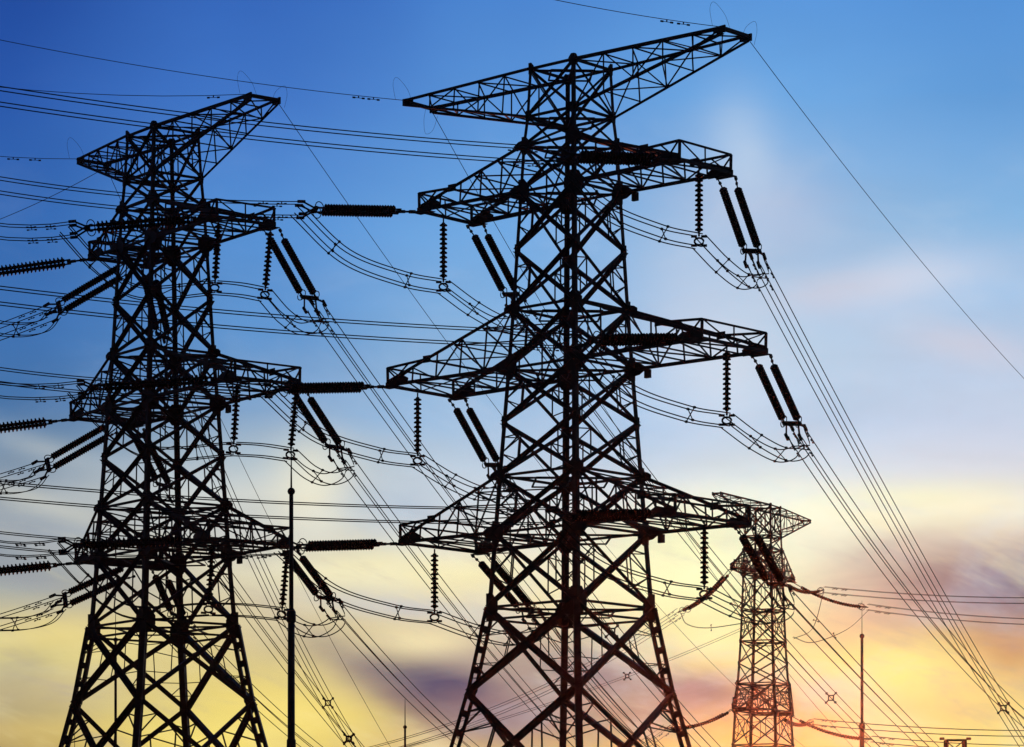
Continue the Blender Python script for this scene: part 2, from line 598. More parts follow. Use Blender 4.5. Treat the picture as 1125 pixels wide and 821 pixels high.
            for sm in bars_:
                sm.build("secondary_strut", STEEL, fo, O)
            for p, q, sz in dia:
                d = MB()
                d.angle(p, q, sz, .022, nrm.cross((q - p).normalized()), 1)
                d.build("diagonal_brace", STEEL, fo, O)
        # level diaphragms
        for k in s.order[:-1]:
            if k in ('m2', 'm3', 'k', 'b1'):
                continue
            m = MB()
            cs = [s.c(k, *x) - V((0, 0, .08)) for x in corners]
            m.bar(cs[0], cs[2], .09)
            m.bar(cs[1] - V((0, 0, .1)), cs[3] - V((0, 0, .1)), .09)
            mids = [(cs[i] + cs[(i + 1) % 4]) / 2 - V((0, 0, .2)) for i in range(4)]
            for i in range(4):
                m.bar(mids[i], mids[(i + 1) % 4], .07)
            m.build("level_frame", STEEL, root, O)
        # arms
        for key, d in s.arms.items():
            for side in (1, -1):
                s.cross_arm(key, d, side)
        for side in (1, -1):
            s.earth_arm(side)

    def lattice(s, m, A0, A1, B0, B1, n, th, ref, start=0, zig=0, both=False):
        """Posts and diagonals between two chords A0-A1 and B0-B1."""
        for i in range(start, n + 1):
            t = i / n
            if i > 0 and i < n:
                m.bar(A0.lerp(A1, t), B0.lerp(B1, t), th, th, ref)
            if i < n:
                t2 = (i + 1) / n
                if (i + zig) % 2 == 0 or both:
                    m.bar(A0.lerp(A1, t), B0.lerp(B1, t2), th, th, ref)
                if (i + zig) % 2 == 1 or both:
                    m.bar(B0.lerp(B1, t), A0.lerp(A1, t2), th, th, ref)

    def cross_arm(s, key, d, side):
        O = s.o
        zu, zl = s.lv[d['u']][0], s.lv[d['l']][0]
        m = MB()
        bot0 = [s.c(d['l'], side, w) for w in (-1, 1)]
        top0 = [s.c(d['u'], side, w) for w in (-1, 1)]
        tips = [s.tip(key, side, w) for w in (-1, 1)]
        ttip = [t + V((0, 0, .16)) for t in tips]
        inn = [s.b * .07, s.b * -.07]
        L = (tips[0] - bot0[0]).length
        n = 5 if L > 4 else 4
        for i in (0, 1):
            s.lattice(m, bot0[i] + inn[i], tips[i] + inn[i], top0[i] + inn[i], ttip[i] + inn[i], n, .06, s.b, 0, 1)
        dn = V((0, 0, .05))
        s.lattice(m, bot0[0] + dn, tips[0] + dn, bot0[1] + dn, tips[1] + dn, n, .065, V((0, 0, 1)), 0, 0, False)
        kf = .68
        K = [top0[i].lerp(ttip[i], kf) for i in (0, 1)]
        s.lattice(m, top0[0] - dn * 2, K[0] - dn * 2, top0[1] - dn * 2, K[1] - dn * 2, 3, .06, V((0, 0, 1)), 0, 0, True)
        m.bar(K[0] - dn, K[1] - dn, .09)
        arm = m.build("cross_arm", STEEL, s.root, O)
        for i in (0, 1):
            for p, q, sz in ((bot0[i], tips[i], .17), (top0[i], ttip[i], .15)):
                c = MB()
                c.angle(p, q, sz, .025, V((0, 0, 1)), 1 if i else -1)
                c.build("chord", STEEL, arm, O)
        # end frame: post, stick and ties at the tip
        e = MB()
        ptop = [t + V((0, 0, .8 if s.detail else .4)) + s.a * side * .02 for t in tips]
        for i in (0, 1):
            e.bar(tips[i], ptop[i], .1)
            e.bar(K[i], ptop[i], .1)
            e.bar(K[i].lerp(ptop[i], .45) - inn[i] * .3, tips[i] - s.a * side * .12, .06)
            e.bar(ptop[i] - inn[i], tips[i].lerp(bot0[i], .12) - inn[i], .06)
        e.bar(ptop[0], ptop[1], .08)
        mid_t, mid_b = (ptop[0] + ptop[1]) / 2, (tips[0] + tips[1]) / 2
        e.bar(ptop[0] + s.a * .03, mid_b, .05)
        e.bar(ptop[1] + s.a * .03, mid_b, .05)
        e.bar(mid_t - s.a * .03, mid_b, .05)
        e.bar(tips[0] - V((0, 0, .02)), tips[1] - V((0, 0, .02)), .14, .12)
        e.build("end_frame", STEEL, arm, O)
        for i in (0, 1):
            gp = MB()
            # long tip plate in the arm's side face
            inward = s.a * -side
            pts = [(-.1, -.09), (1.3, -.09), (1.35, .2), (1.0, .38), (-.1, .12)]
            if V((0, 0, 1)).dot((s.b).cross(inward)) < 0:
                pts = [(x, -y) for x, y in pts][::-1]
            gp.plate(tips[i] - inn[i] * .6, s.b, inward, pts, .03)
            gp.build("gusset_plate", PLATE, arm, O)
            gp = MB()
            gp.plate(tips[i] + V((0, 0, -.13)), V((0, 0, 1)), inward, [(-.15, -.25), (.8, -.25), (.8, .25), (-.15, .25)], .03)
            gp.build("gusset_plate", PLATE, arm, O)
            gp = MB()
            gp.plate(K[i] - inn[i] * .5, s.b, inward, [(-.2, -.16), (.28, -.16), (.28, .17), (-.2, .17)], .03)
            gp.build("gusset_plate", PLATE, arm, O)
        if side > 0 and s.detail:
            bx = MB()
            hp = s.cz(zl, 1, 1) + s.a * .8 - V((0, 0, .1))
            bx.bar(hp, hp - V((0, 0, .38)), .3, .16, s.a)
            bx.bar(hp + V((0, 0, .18)), hp, .05)
            bx.build("hanging_box", PLATE, arm, O)

    def earth_arm(s, side):
        O = s.o
        m = MB()
        top0 = [s.c('t', side, w) for w in (-1, 1)]
        bot0 = [s.c('tl', side, w) for w in (-1, 1)]
        tips = [s.tip('t', side, w) for w in (-1, 1)]
        lows = [t - V((0, 0, .22)) for t in tips]
        inn = [s.b * .06, s.b * -.06]
        for i in (0, 1):
            s.lattice(m, bot0[i] + inn[i], lows[i] + inn[i], top0[i] + inn[i], tips[i] + inn[i], 5, .05, s.b, 0, 0)
        dn = V((0, 0, .05))
        s.lattice(m, top0[0] - dn, tips[0] - dn, top0[1] - dn, tips[1] - dn, 5, .055, V((0, 0, 1)), 0, 0, False)
        s.lattice(m, bot0[0] + dn, lows[0] + dn, bot0[1] + dn, lows[1] + dn, 5, .05, V((0, 0, 1)), 0, 1, False)
        m.bar(tips[0] - dn, tips[1] - dn, .14, .2)
        arm = m.build("earth_wire_arm", STEEL, s.root, O)
        for i in (0, 1):
            for p, q, sz in ((bot0[i], lows[i], .12), (top0[i], tips[i], .14)):
                c = MB()
                c.angle(p, q, sz, .022, V((0, 0, 1)), 1 if i else -1)
                c.build("chord", STEEL, arm, O)
            gp = MB()
            inward = s.a * -side
            pts = [(-.14, -.24), (.5, -.2), (.5, .06), (-.14, .08)]
            if V((0, 0, 1)).dot((s.b).cross(inward)) < 0:
                pts = [(x, -y) for x, y in pts][::-1]
            gp.plate(tips[i], s.b, inward, pts, .08)
            gp.build("gusset_plate", PLATE, arm, O)


ARMS_C = {'2': dict(u='u2', l='l2', L=(7.8, 7.75), wt=1.80), '3': dict(u='u3', l='l3', L=(9.4, 9.35), wt=2.25), '4': dict(u='u4', l='l4', L=(8.2, 8.2), wt=2.6)}
ARMS_L = {'2': dict(u='u2', l='l2', L=(7.65, 4.45), wt=1.6), '3': dict(u='u3', l='l3', L=(9.6, 6.0), wt=1.8), '4': dict(u='u4', l='l4', L=(8.1, 4.6), wt=2.3)}
GP = "lattice transmission pylons against the sunset"
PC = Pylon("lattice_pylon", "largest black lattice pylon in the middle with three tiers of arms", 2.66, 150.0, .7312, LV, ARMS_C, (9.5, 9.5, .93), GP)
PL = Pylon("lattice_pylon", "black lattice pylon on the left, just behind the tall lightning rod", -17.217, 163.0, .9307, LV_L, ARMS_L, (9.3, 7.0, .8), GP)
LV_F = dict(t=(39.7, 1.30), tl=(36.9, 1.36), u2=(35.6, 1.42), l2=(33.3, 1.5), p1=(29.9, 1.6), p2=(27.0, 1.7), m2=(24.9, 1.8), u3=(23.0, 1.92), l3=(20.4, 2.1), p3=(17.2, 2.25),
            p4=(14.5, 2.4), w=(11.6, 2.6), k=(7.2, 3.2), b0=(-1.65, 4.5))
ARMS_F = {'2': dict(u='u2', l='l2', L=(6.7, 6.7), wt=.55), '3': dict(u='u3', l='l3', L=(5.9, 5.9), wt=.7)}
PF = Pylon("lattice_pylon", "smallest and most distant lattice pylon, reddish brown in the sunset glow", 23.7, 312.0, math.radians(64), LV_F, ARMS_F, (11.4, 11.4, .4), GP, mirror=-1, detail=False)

# ------------------------------------------------------------------ insulators
_cache = {}


def disc_mesh(n, pitch, r):
    key = (n, pitch, r)
    core = r * .74 if pitch < .19 else r * .42
    if key not in _cache:
        prof = [(.02, 0)]
        for i in range(n):
            z = -i * pitch
            prof += [(core, z - .004), (core * 1.1, z - pitch * .25), (r * .8, z - pitch * .36), (r, z - pitch * .52), (r * .97, z - pitch * .72), (core, z - pitch * .82), (core, z - pitch * .99)]
        prof.append((.02, -n * pitch))
        m = MB()
        m.lathe(prof, 12)
        _cache[key] = m.mesh("disc_string", GLAZE)
    return _cache[key]


def q_down(d):
    """Rotation that takes local -Z to direction d."""
    return V((0, 0, -1)).rotation_difference(d.normalized())


def suspension(P, n, pitch, label, lean=V((0, 0, 0))):
    """Vertical string of discs hung from P with a clamp for the jumper; returns the clamp point."""
    t = thing("suspension_insulator", label, "insulator", P, "hanging disc insulators")
    d = (V((0, 0, -1)) + lean).normalized()
    m = MB()
    m.tube([P, P + d * .22], .035)
    m.build("link_rod", FIT, t, P)
    shared("disc_string", disc_mesh(n, pitch, .185), t, d * .2, q_down(d))
    e = P + d * (.2 + n * pitch)
    k = MB()
    side = V((d.z, 0, -d.x)).normalized()
    k.tube([e, e + d * .2], .045)
    ring = []
    for i in range(17):
        a = 2 * math.pi * i / 16
        ring.append(e + d * .42 + side * math.cos(a) * .2 + d * math.sin(a) * .15)
    k.tube(ring, .045, 6)
    for sx in (-1, 1):
        for sz in (-1, 1):
            c = e + d * (.4 + sz * .2) + side * sx * .22
            k.bar(c - side * .13, c + side * .13, .1, .1)
    k.build("suspension_clamp", FIT, t, P)
    return e + d * .42


def tension(P, Q, label, sep, link, group, r=.19, pitch=.13, tail=.75):
    """Twin disc strings pulled from the arm tip P to the yoke end Q; sep is the offset between the two strings."""
    t = thing("tension_insulator", label, "insulator", P, group)
    d = Q - P
    Lg = d.length
    d.normalize()
    sp = sep - d * sep.dot(d)
    half = sp / 2
    n = max(6, int((Lg - link - tail) / pitch))
    start = P + d * link
    end = start + d * (n * pitch)
    m = MB()
    if link > .9:
        m.tube([P, start - d * .28], .05)
        m.bar(P + d * .2, P + d * .5, .14, .14)
        m.bar(start - d * .55, start - d * .25, .13, .13)
        y = MB()
        y.bar(start - half * 1.2 - d * .2, start + half * 1.2 - d * .2, .2, .05, d)
        y.build("yoke_plate", FIT, t, P)
        for sg in (-1, 1):
            m.tube([start + half * sg - d * .2, start + half * sg + d * .05], .04)
        m.build("link_rod", FIT, t, P)
    else:
        for sg in (-1, 1):
            m = MB()
            a0 = P + half * sg * 1.25
            a1 = start + half * sg
            m.tube([a0, a1 + d * .04], .032)
            m.bar(a0.lerp(a1, .45), a0.lerp(a1, .62), .1, .1)
            m.bar(a0 - d * .03, a0 + d * .13, .11, .11)
            m.build("link_rod", FIT, t, P)
    for sg in (-1, 1):
        shared("disc_string", disc_mesh(n, pitch, r), t, start + half * sg - P, q_down(d))
    y = MB()
    up = sp.normalized().cross(d).normalized()
    rest = (Q - end).length
    for sg in (-1, 1):
        y.tube([end + half * sg, end + half * sg + d * rest * .45], .05)
    y.bar(end + d * rest * .4 - half * 1.3, end + d * rest * .4 + half * 1.3, .24, .06, d)
    y.build("yoke_plate", FIT, t, P)
    for sg in (-1, 1):
        for su in (-1, 1):
            c = MB()
            p0 = end + d * rest * .45 + half * sg * .8
            p1 = Q + half * sg * .9 + up * su * .3
            c.tube([p0, p1], .045)
            c.bar(p1 - d * .12, p1 + d * .25, .11, .11, up)
            c.build("clamp_fitting", FIT, t, P)
        # grading hoop round the live end
        c = MB()
        hoop = [end + d * (rest * .25 + .2 * math.cos(2 * math.pi * i / 14)) + half * sg + up * .3 * math.sin(2 * math.pi * i / 14) for i in range(15)]
        c.tube(hoop, .025, 5)
        c.build("grading_ring", FIT, t, P)
    return Q


# ------------------------------------------------------------------ conductors and jumpers
WR = .024
SIDE = .62


def offsets(path, side=SIDE):
    """Four wires of a bundle: offsets across and above the path, per point."""
    res = []
    for i, p in enumerate(path):
        d = path[min(i + 1, len(path) - 1)] - path[max(i - 1, 0)]
        h = V((d.y, -d.x, 0))
        h = h.normalized() if h.length > 1e-6 else V((1, 0, 0))
        up = h.cross(d).normalized()
        if up.z < 0:
            up = -up
        res.append((h, up))
    return res


def dist_along(path):
    s = [0]
    for a, b in zip(path, path[1:]):
        s.append(s[-1] + (b - a).length)
    return s


def point_at(path, s, x):
    for i in range(len(path) - 1):
        if s[i + 1] >= x:
            t = (x - s[i]) / max(1e-9, s[i + 1] - s[i])
            return path[i].lerp(path[i + 1], t), i
    return path[-1], len(path) - 2


def spacer(t, c, h, up, O, side, x_style):
    m = MB()
    k = side / 2
    cs = [c + h * sx * k + up * sz * k for sx, sz in ((-1, -1), (1, -1), (1, 1), (-1, 1))]
    if x_style:
        m.bar(cs[0], cs[2], .034)
        m.bar(cs[1], cs[3], .034)
    else:
        inner = [c + (p - c) * .52 for p in cs]
        for i in range(4):
            m.bar(inner[i], inner[(i + 1) % 4], .075)
            m.bar(inner[i], cs[i], .075)
    for p in cs:
        q_ = .048 if x_style else .065
        m.bar(p - up * q_, p + up * q_, q_ * 2, q_ * 2, h)
    m.build("spacer", FIT, t, O)


def bundle(path, label, group, name="conductor_bundle", cat="power line", spacers=(), dampers=True, side=SIDE, wires=4, r=WR, x_style=False, taper=None):
    O = path[0]
    t = thing(name, label, cat, O, group)
    off = offsets(path)
    ss = dist_along(path)
    quad = ((-1, -1), (1, -1), (1, 1), (-1, 1)) if wires == 4 else (((-1, 0), (1, 0)) if wires == 2 else ((0, 0),))
    for sx, sz in quad:
        m = MB()
        pts = []
        for i, p in enumerate(path):
            h, u = off[i]
            k = side / 2
            pts.append(p + h * sx * k + u * sz * k)
        m.tube(pts, r, 5)
        m.build("wire", WIRE, t, O, True)
    for x in spacers:
        L = x if x > 1.5 else x * ss[-1]
        c, i = point_at(path, ss, L)
        spacer(t, c, off[i][0], off[i][1], O, side, x_style)
    if dampers:
        for sx, sz in quad:
            for x in (1.1, 2.0):
                m = MB()
                c, i = point_at(path, ss, x)
                h, u = off[i]
                d = (path[i + 1] - path[i]).normalized()
                c = c + h * sx * side / 2 + u * sz * side / 2
                m.bar(c, c - u * .1, .04)
                m.tube([c - u * .1 - d * .2, c - u * .1 + d * .2], .012, 5)
                for sg in (-1, 1):
                    m.tube([c - u * .1 + d * sg * .12, c - u * .1 + d * sg * .24], .035, 6)
                m.build("damper", FIT, t, O)
    return t


def sagged(P, Q, sag, n=40, ext=0.0):
    """Hanging curve from P through Q (and on past Q by the fraction ext)."""
    pts = []
    for i in range(n + 1):
        t = i / n * (1 + ext)
        p = P + (Q - P) * t
        p = p - V((0, 0, 4 * sag * t * (1 - t)))
        pts.append(p)
    return pts


def spline(keys, n=10):
    """Catmull-Rom through the key points."""
    k = [keys[0] * 2 - keys[1]] + list(keys) + [keys[-1] * 2 - keys[-2]]
    pts = []
    for i in range(1, len(k) - 2):
        p0, p1, p2, p3 = k[i - 1:i + 3]
        for j in range(n):
            t = j / n
            pts.append(.5 * ((2 * p1) + (p2 - p0) * t + (2 * p0 - 5 * p1 + 4 * p2 - p3) * t * t + (3 * p1 - p0 - 3 * p2 + p3) * t ** 3))
    pts.append(keys[-1])
    return pts


TIER = {'2': 'top', '3': 'middle', '4': 'bottom'}
G_W = "twin insulators pulling level"
G_D = "twin insulators slanting down"
G_B = "four wire conductor bundles"
G_J = "jumper loops between insulators"


def far_point(P, px, py, az):
    """Where the vertical plane through P at bearing az (degrees from lateral) meets the sight line of a pixel."""
    dirv = V((math.cos(az), math.sin(az), 0))
    u = (px - HX) / F
    s = (u * P.y - P.x) / (dirv.x - u * dirv.y)
    Y = P.y + dirv.y * s
    return at(px, py, Y)


def west(T, nm, arm, side, px, py, dY, ex, ey, az, sag, label_arm, ext, link=1.25, sep=.5, **kw):
    """Level string from the near tip corner and the bundle that leaves the frame; ex, ey is a sight line on the wire further off."""
    P = T.tip(arm, side, -1) - V((0, 0, .06))
    Q = at(px, py, P.y + dY)
    tension(P, Q, f"level twin disc string at the {label_arm}", V((0, 0, 1)).cross(Q - P).normalized() * sep + V((0, 0, .1)), link, G_W, tail=.9, **kw)
    E = far_point(Q, ex, ey, az)
    path = sagged(Q, E, sag, 44, ext)
    bundle(path, f"four level wires leaving the {label_arm}", G_B)
    return Q


AZC = math.radians(180 + 24)
AZL = math.radians(180 + 5)
arm_c = lambda a, s: f"{TIER[a]} {'right' if s > 0 else 'left'} arm of the central pylon"
arm_l = lambda a, s: f"{TIER[a]} {'right' if s > 0 else 'left'} arm of the left pylon"

QW = {}
for a, s, px, py, ex, ey in (('2', -1, 332, 230.5, 0, 204), ('3', -1, 297, 427.5, 0, 413), ('4', -1, 314, 601, 0, 593),
                             ('2', 1, 614, 172, 0, 106), ('3', 1, 637, 374, 0, 325), ('4', 1, 608, 567, 0, 539)):
    QW['c', a, s] = west(PC, 'c', a, s, px, py, -1.8, ex, ey, AZC, .28, arm_c(a, s), 1.6)
for a, s, px, py, ex, ey in (('2', 1, 82, 252, 0, 254.5), ('3', 1, 91, 427, 0, 429), ('4', 1, 70, 600, 0, 602.5),
                             ('2', -1, -48, 305, -140, 312), ('3', -1, -62, 478, -150, 484), ('4', -1, -64, 634, -150, 639)):
    QW['l', a, s] = west(PL, 'l', a, s, px, py, -.6, ex, ey, AZL, .12, arm_l(a, s), 12.0, pitch=.2, r=.2)

# strings that slant down away from the far tip corner, and the bundles that follow them
def down(T, arm, side, px, py, dY, end, Yend, sag, lab, sp=(), ext=.25, w=1):
    P = T.tip(arm, side, w) - T.a * (side * .25) - V((0, 0, .16))
    Q = at(px, py, P.y + dY)
    tension(P, Q, f"twin disc string slanting down from the {lab}", T.a * (.78 if T is PC else 1.0), .62, G_D)
    E = at(end[0], end[1], Yend)
    bundle(sagged(Q, E, sag, 44, ext), f"four wires falling away from the {lab}", G_B, spacers=[x / (1 + ext) for x in sp])
    return Q


QD = {}
for a, s, px, py, end, Ye, sag, sp in (
        ('2', 1, 829, 285, (1103, 779), 206, .45, (.999,)), ('3', 1, 874, 474, (1112, 778), 206, .9, ()), ('4', 1, 857, 650, (1022, 822), 210, .15, ()),
        ('2', -1, 566, 332, (914, 768), 214, .8, (.999,)), ('3', -1, 546, 519, (790, 830), 206, .7, (.46,)), ('4', -1, 584, 676, (722, 828), 204, .6, ())):
    QD['c', a, s] = down(PC, a, s, px, py, 3.0, end, Ye, sag, arm_c(a, s), sp)
for a, s, px, py, end, Ye, sag, sp in (
        ('2', 1, 345, 336, (720, 821), 225, .9, ()), ('3', 1, 373, 499, (620, 810), 225, .5, ()), ('4', 1, 363, 664, (505, 812), 220, .3, ()),
        ('2', -1, 181, 378, (384, 813), 224, 1.2, (.86, .999)), ('3', -1, 184, 541, (384, 813), 214, .4, (.999,)), ('4', -1, 199, 684, (348, 825), 214, .3, ())):
    QD['l', a, s] = down(PL, a, s, px, py, 3.0, end, Ye, sag, arm_l(a, s), sp)

# the pair of strings that slants down toward the picture edge from the short arms
QS = {}
for a, px, py, end in (('2', 57, 343, (-120, 404)), ('3', 44, 516, (-120, 560)), ('4', 63, 663, (-120, 716))):
    P = PL.tip(a, -1, 1) + PL.a * .1 - V((0, 0, .16))
    P = PL.tip(a, -1, 1).lerp(PL.tip(a, -1, -1), .28) - V((0, 0, .16))
    Q = at(px, py, P.y + 1.2)
    tension(P, Q, f"twin string slanting toward the picture edge from the {arm_l(a, -1)}", V((0, .36, .66)), .6, G_D, r=.185)
    QS[a] = Q
    bundle(sagged(Q, at(end[0], end[1], Q.y + 9), .12, 30, .8), f"four wires slanting to the picture edge from the {arm_l(a, -1)}", G_B)
    # loop of jumper wire under the end of that string
    P2 = QW['l', a, -1]
    k = [P2 + V((.2, .1, -.2)), P2.lerp(Q, .3) + V((0, 0, -1.7)), P2.lerp(Q, .62) + V((0, 0, -1.55)), P2.lerp(Q, .9) + V((0, 0, -.9)), Q + V((.12, 0, -.1))]
    bundle(spline(k, 9), f"sagging jumper loop at the picture edge, {arm_l(a, -1)}", G_J, name="jumper_loop", cat="jumper cable", spacers=(.62,), dampers=False, x_style=True)

# hanging strings and the jumpers that pass through them
HANG = {}


def hang(T, key, arm, side, f, n, lab, lean=(0, 0, 0), inset=.12, pitch=.215):
    P = T.tip(arm, side, -1).lerp(T.tip(arm, side, 1), f) - T.a * (side * inset) - V((0, 0, .14))
    return suspension(P, n, pitch, lab, V(lean))


for a in '234':
    HANG['c', a, 1] = hang(PC, 'c', a, 1, .42, 12, f"vertical disc string hanging below the {arm_c(a, 1)}")
    HANG['c', a, -1] = hang(PC, 'c', a, -1, .42, 12, f"vertical disc string hanging below the {arm_c(a, -1)}")
for a in '234':
    HANG['l', a, 1] = hang(PL, 'l', a, 1, .97, 12, f"outer vertical disc string hanging below the {arm_l(a, 1)}", (-.09, 0, 0))
    HANG['l', a, 2] = hang(PL, 'l', a, 1, .06, 12, f"inner vertical disc string hanging below the {arm_l(a, 1)}", (-.06, 0, 0))


def jump(keys, lab, sp=(.3, .7), n=9):
    return bundle(spline(keys, n), lab, G_J, name="jumper_loop", cat="jumper cable", spacers=sp, dampers=False, x_style=True, side=.56, r=.028)


for a, s in (('2', -1), ('3', -1), ('4', -1), ('2', 1), ('3', 1), ('4', 1)):
    A, H, D = QW['c', a, s], HANG['c', a, s], QD['c', a, s]
    sag = 1.35
    A0 = A + (A - PC.tip(a, s, -1)).normalized() * .3
    low1 = A0.lerp(H, .33) + V((0, 0, -.95))
    low2 = A0.lerp(H, .72) + V((0, 0, -.62))
    jump([A0, low1, low2, H], f"jumper from level to hanging string at the {arm_c(a, s)}", (.3, .78))
    B1 = H.lerp(D, .42) + V((0, 0, -.75))
    B2 = H.lerp(D, .82) + V((0, 0, -1.15))
    jump([H, B1, B2, D + V((.3, .5, -.75)), D + V((.05, .1, -.05))], f"jumper from hanging to slanting string at the {arm_c(a, s)}", (.33, .62))
for a in '234':
    A, H2, H1, D = QW['l', a, 1], HANG['l', a, 2], HANG['l', a, 1], QD['l', a, 1]
    A0 = A + V((-.5, 0, 0))
    jump([A0, A0 + V((1.6, .3, -1.7)), A0.lerp(H2, .5) + V((0, 0, -1.6)), H2], f"jumper passing behind the legs under the {arm_l(a, 1)}", (.25, .8))
    jump([H2, H2.lerp(H1, .5) + V((0, 0, .06)), H1], f"short jumper between two hanging strings, {arm_l(a, 1)}", ())
    jump([H1, H1.lerp(D, .4) + V((0, 0, -.85)), H1.lerp(D, .8) + V((0, 0, -1.2)), D + V((.3, .5, -.75)), D + V((.05, .1, -.05))], f"jumper from hanging to slanting string at the {arm_l(a, 1)}", (.4,))

# ------------------------------------------------------------------ earth wires
def earth_wire(path, label, dampers=(), r=.016):
    O = path[0]
    m = MB()
    m.tube(path, r, 5)
    o = m.build("earth_wire", WIRE, None, O, True)
    o.location = O
    tag(o, label, "earth wire", "earth wires on the pylon tops")
    ss = dist_along(path)
    for x in dampers:
        c, i = point_at(path, ss, x)
        d = (path[i + 1] - path[i]).normalized()
        dm = MB()
        dm.bar(c, c - V((0, 0, .1)), .04)
        dm.tube([c - V((0, 0, .1)) - d * .28, c - V((0, 0, .1)) + d * .28], .014, 5)
        for sg in (-1, 1):
            dm.tube([c - V((0, 0, .1)) + d * sg * .17, c - V((0, 0, .1)) + d * sg * .30], .042, 6)
        dm.build("damper", FIT, o, O)
    return o


def loop_wire(P, Q, h, label, bulge):
    """Loose bonding loop beside an earth wire clamp."""
    k = [P, P.lerp(Q, .1) + bulge * .6 + V((0, 0, h * .7)), P.lerp(Q, .5) + bulge + V((0, 0, h)), P.lerp(Q, .9) + bulge * .5 + V((0, 0, h * .55)), Q]
    m = MB()
    m.tube(spline(k, 8), .007, 5)
    o = m.build("bonding_loop", WIRE, None, P, True)
    o.location = P
    tag(o, label, "bonding wire", "thin bonding loops at the pylon tops")


tc_ = PC.tip
P = PC.tip('t', 1, -1)
earth_wire(sagged(P, far_point(P, 605, -1, AZC), .08, 30, 2.5), "thin wire leaving over the upper edge from the central pylon's raised arm end", (1.9, 2.7))
earth_wire(sagged(PC.tip('t', 1, 1) - V((0, 0, .2)), at(1125, 416, 206), .5, 40, .3), "thin wire dropping across open sky from the central pylon's raised arm end")
P = PC.tip('t', -1, -1)
earth_wire(sagged(P, far_point(P, 0, 44, AZC), .25, 40, 1.2), "thin wire passing above the left pylon from the central pylon's peak arm", (1.6, 2.35))
earth_wire(sagged(PC.tip('t', -1, 1) - V((0, 0, .2)), at(760, 596, 205), .6, 60, 2.6), "thin wire dropping behind the central pylon from its own lower peak tip")
P = PL.tip('t', 1, -1)
earth_wire(sagged(P, far_point(P, 0, 96, AZL), .22, 40, 6), "thin level wire leaving the left pylon's raised arm end toward the edge", (1.7,))
earth_wire(sagged(PL.tip('t', 1, 1) - V((0, 0, .2)), at(700, 640, 228), .8, 60, 1.2), "thin wire dropping between the two big pylons from the left pylon's peak")
P = PL.tip('t', -1, -1)
earth_wire(sagged(P, far_point(P, 0, 172, AZL), .04, 30, 12), "thin level wire with dampers leaving the left pylon's lower peak tip", (2.2, 3.3))
earth_wire(sagged(PL.tip('t', -1, 1) - V((0, 0, .2)), at(0, 241, 169), .12, 30, 1), "thin wire slanting down to the picture edge from the left pylon's peak")
earth_wire(sagged(PL.tip('t', -1, 1) - V((0, 0, .2)), at(400, 770, 226), .9, 60, .8), "faint wire dropping behind the left pylon from its own lower peak tip")
for T, nm in ((PC, "central"), (PL, "left")):
    for sd, en in ((1, "raised"), (-1, "lower")):
        a, b = T.tip('t', sd, -1), T.tip('t', sd, 1)
        wdir = V((-.9, -.3, 0))
        loop_wire(a + wdir * .5, a + wdir * -.35, 1.05, f"faint thin loop above the {en} end of the {nm} pylon's top arm", wdir * .35)
        if sd == 1 or T is PC:
            loop_wire(b + V((.25, .4, -.3)), b + V((-.3, 0, 0)), .85 if sd == 1 else -1.0, f"faint thin loop {'beyond' if sd == 1 else 'under'} the {en} end of the {nm} pylon's top arm", V((.3 * sd, .1, 0)))

# ------------------------------------------------------------------ the distant pylon's lines
def far_set(P, Q, lab, group, sag=.55):
    """Long sagging twin string of discs."""
    t = thing("tension_insulator", lab, "insulator", P, group)
    sp = V((0, 0, 1)).cross(Q - P).normalized() * .25 + V((0, 0, .06))
    for sg in (-1, 1):
        path = sagged(P + sp * sg, Q + sp * sg, sag, 120)
        m = MB()
        m.tube(path[14:108], .1, 8, [(.17, .2, .14, .1)[i % 4] * .82 for i in range(94)])
        m.build("disc_string", GLAZE, t, P)
        m = MB()
        m.tube(path[:15], .035, 6)
        m.build("link_rod", FIT, t, P)
        m = MB()
        m.tube(path[107:], .05, 6)
        m.build("clamp_fitting", FIT, t, P)
        m = MB()
        c = path[110]
        m.tube([c + V((.3 * math.cos(k * .45), 0, .3 * math.sin(k * .45))) for k in range(15)], .03, 5)
        m.build("grading_ring", FIT, t, P)
    return Q


far_lines = [
    ('2', 1, -1, (905, 648), -1.0, (1125, 660), .25, "short string at the upper arm of the distant pylon"),
    ('2', 1, 1, (953, 667), 1.5, (1125, 683), .2, "long drooping string from the upper arm of the distant pylon"),
    ('3', 1, -1, (893, 793), -1.0, (1125, 806), .25, "short string at the lower arm of the distant pylon"),
    ('3', 1, 1, (957, 812), 1.5, (1125, 822), .2, "long drooping string from the lower arm of the distant pylon"),
]
for a, sd, w, q, dY, e, sag, lab in far_lines:
    P = PF.tip(a, sd, w) - V((0, 0, .1))
    P = PF.tip(a, sd, -1).lerp(PF.tip(a, sd, 1), .5 + .4 * w) - V((0, 0, .1))
    Q = at(q[0], q[1], P.y + dY)
    far_set(P, Q, lab, "strings on the distant pylon")
    bundle(sagged(Q, at(e[0], e[1], Q.y + 2), sag, 24, 2.5), "faint wires to the edge after the " + lab.replace(" at the", ",").replace(" from the", ",").replace("distant pylon", "far pylon"), "faint wires of the distant pylon", wires=4, r=.022, side=.55)
for a, q, e, lab in (('2', (748, 672), (500, 798), "upper"), ('3', (733, 800), (620, 845), "lower")):
    P = PF.tip(a, -1, -1) - V((0, 0, .1))
    Q = at(q[0], q[1], P.y - 10)
    far_set(P, Q, f"string slanting toward the central pylon from the distant pylon's {lab} arm", "strings on the distant pylon")
    bundle(sagged(Q, at(e[0], e[1], Q.y - 40), .8, 24, .4), f"faint wires crossing behind the central legs from the distant {lab} arm", "faint wires of the distant pylon", wires=4, r=.022, side=.6)
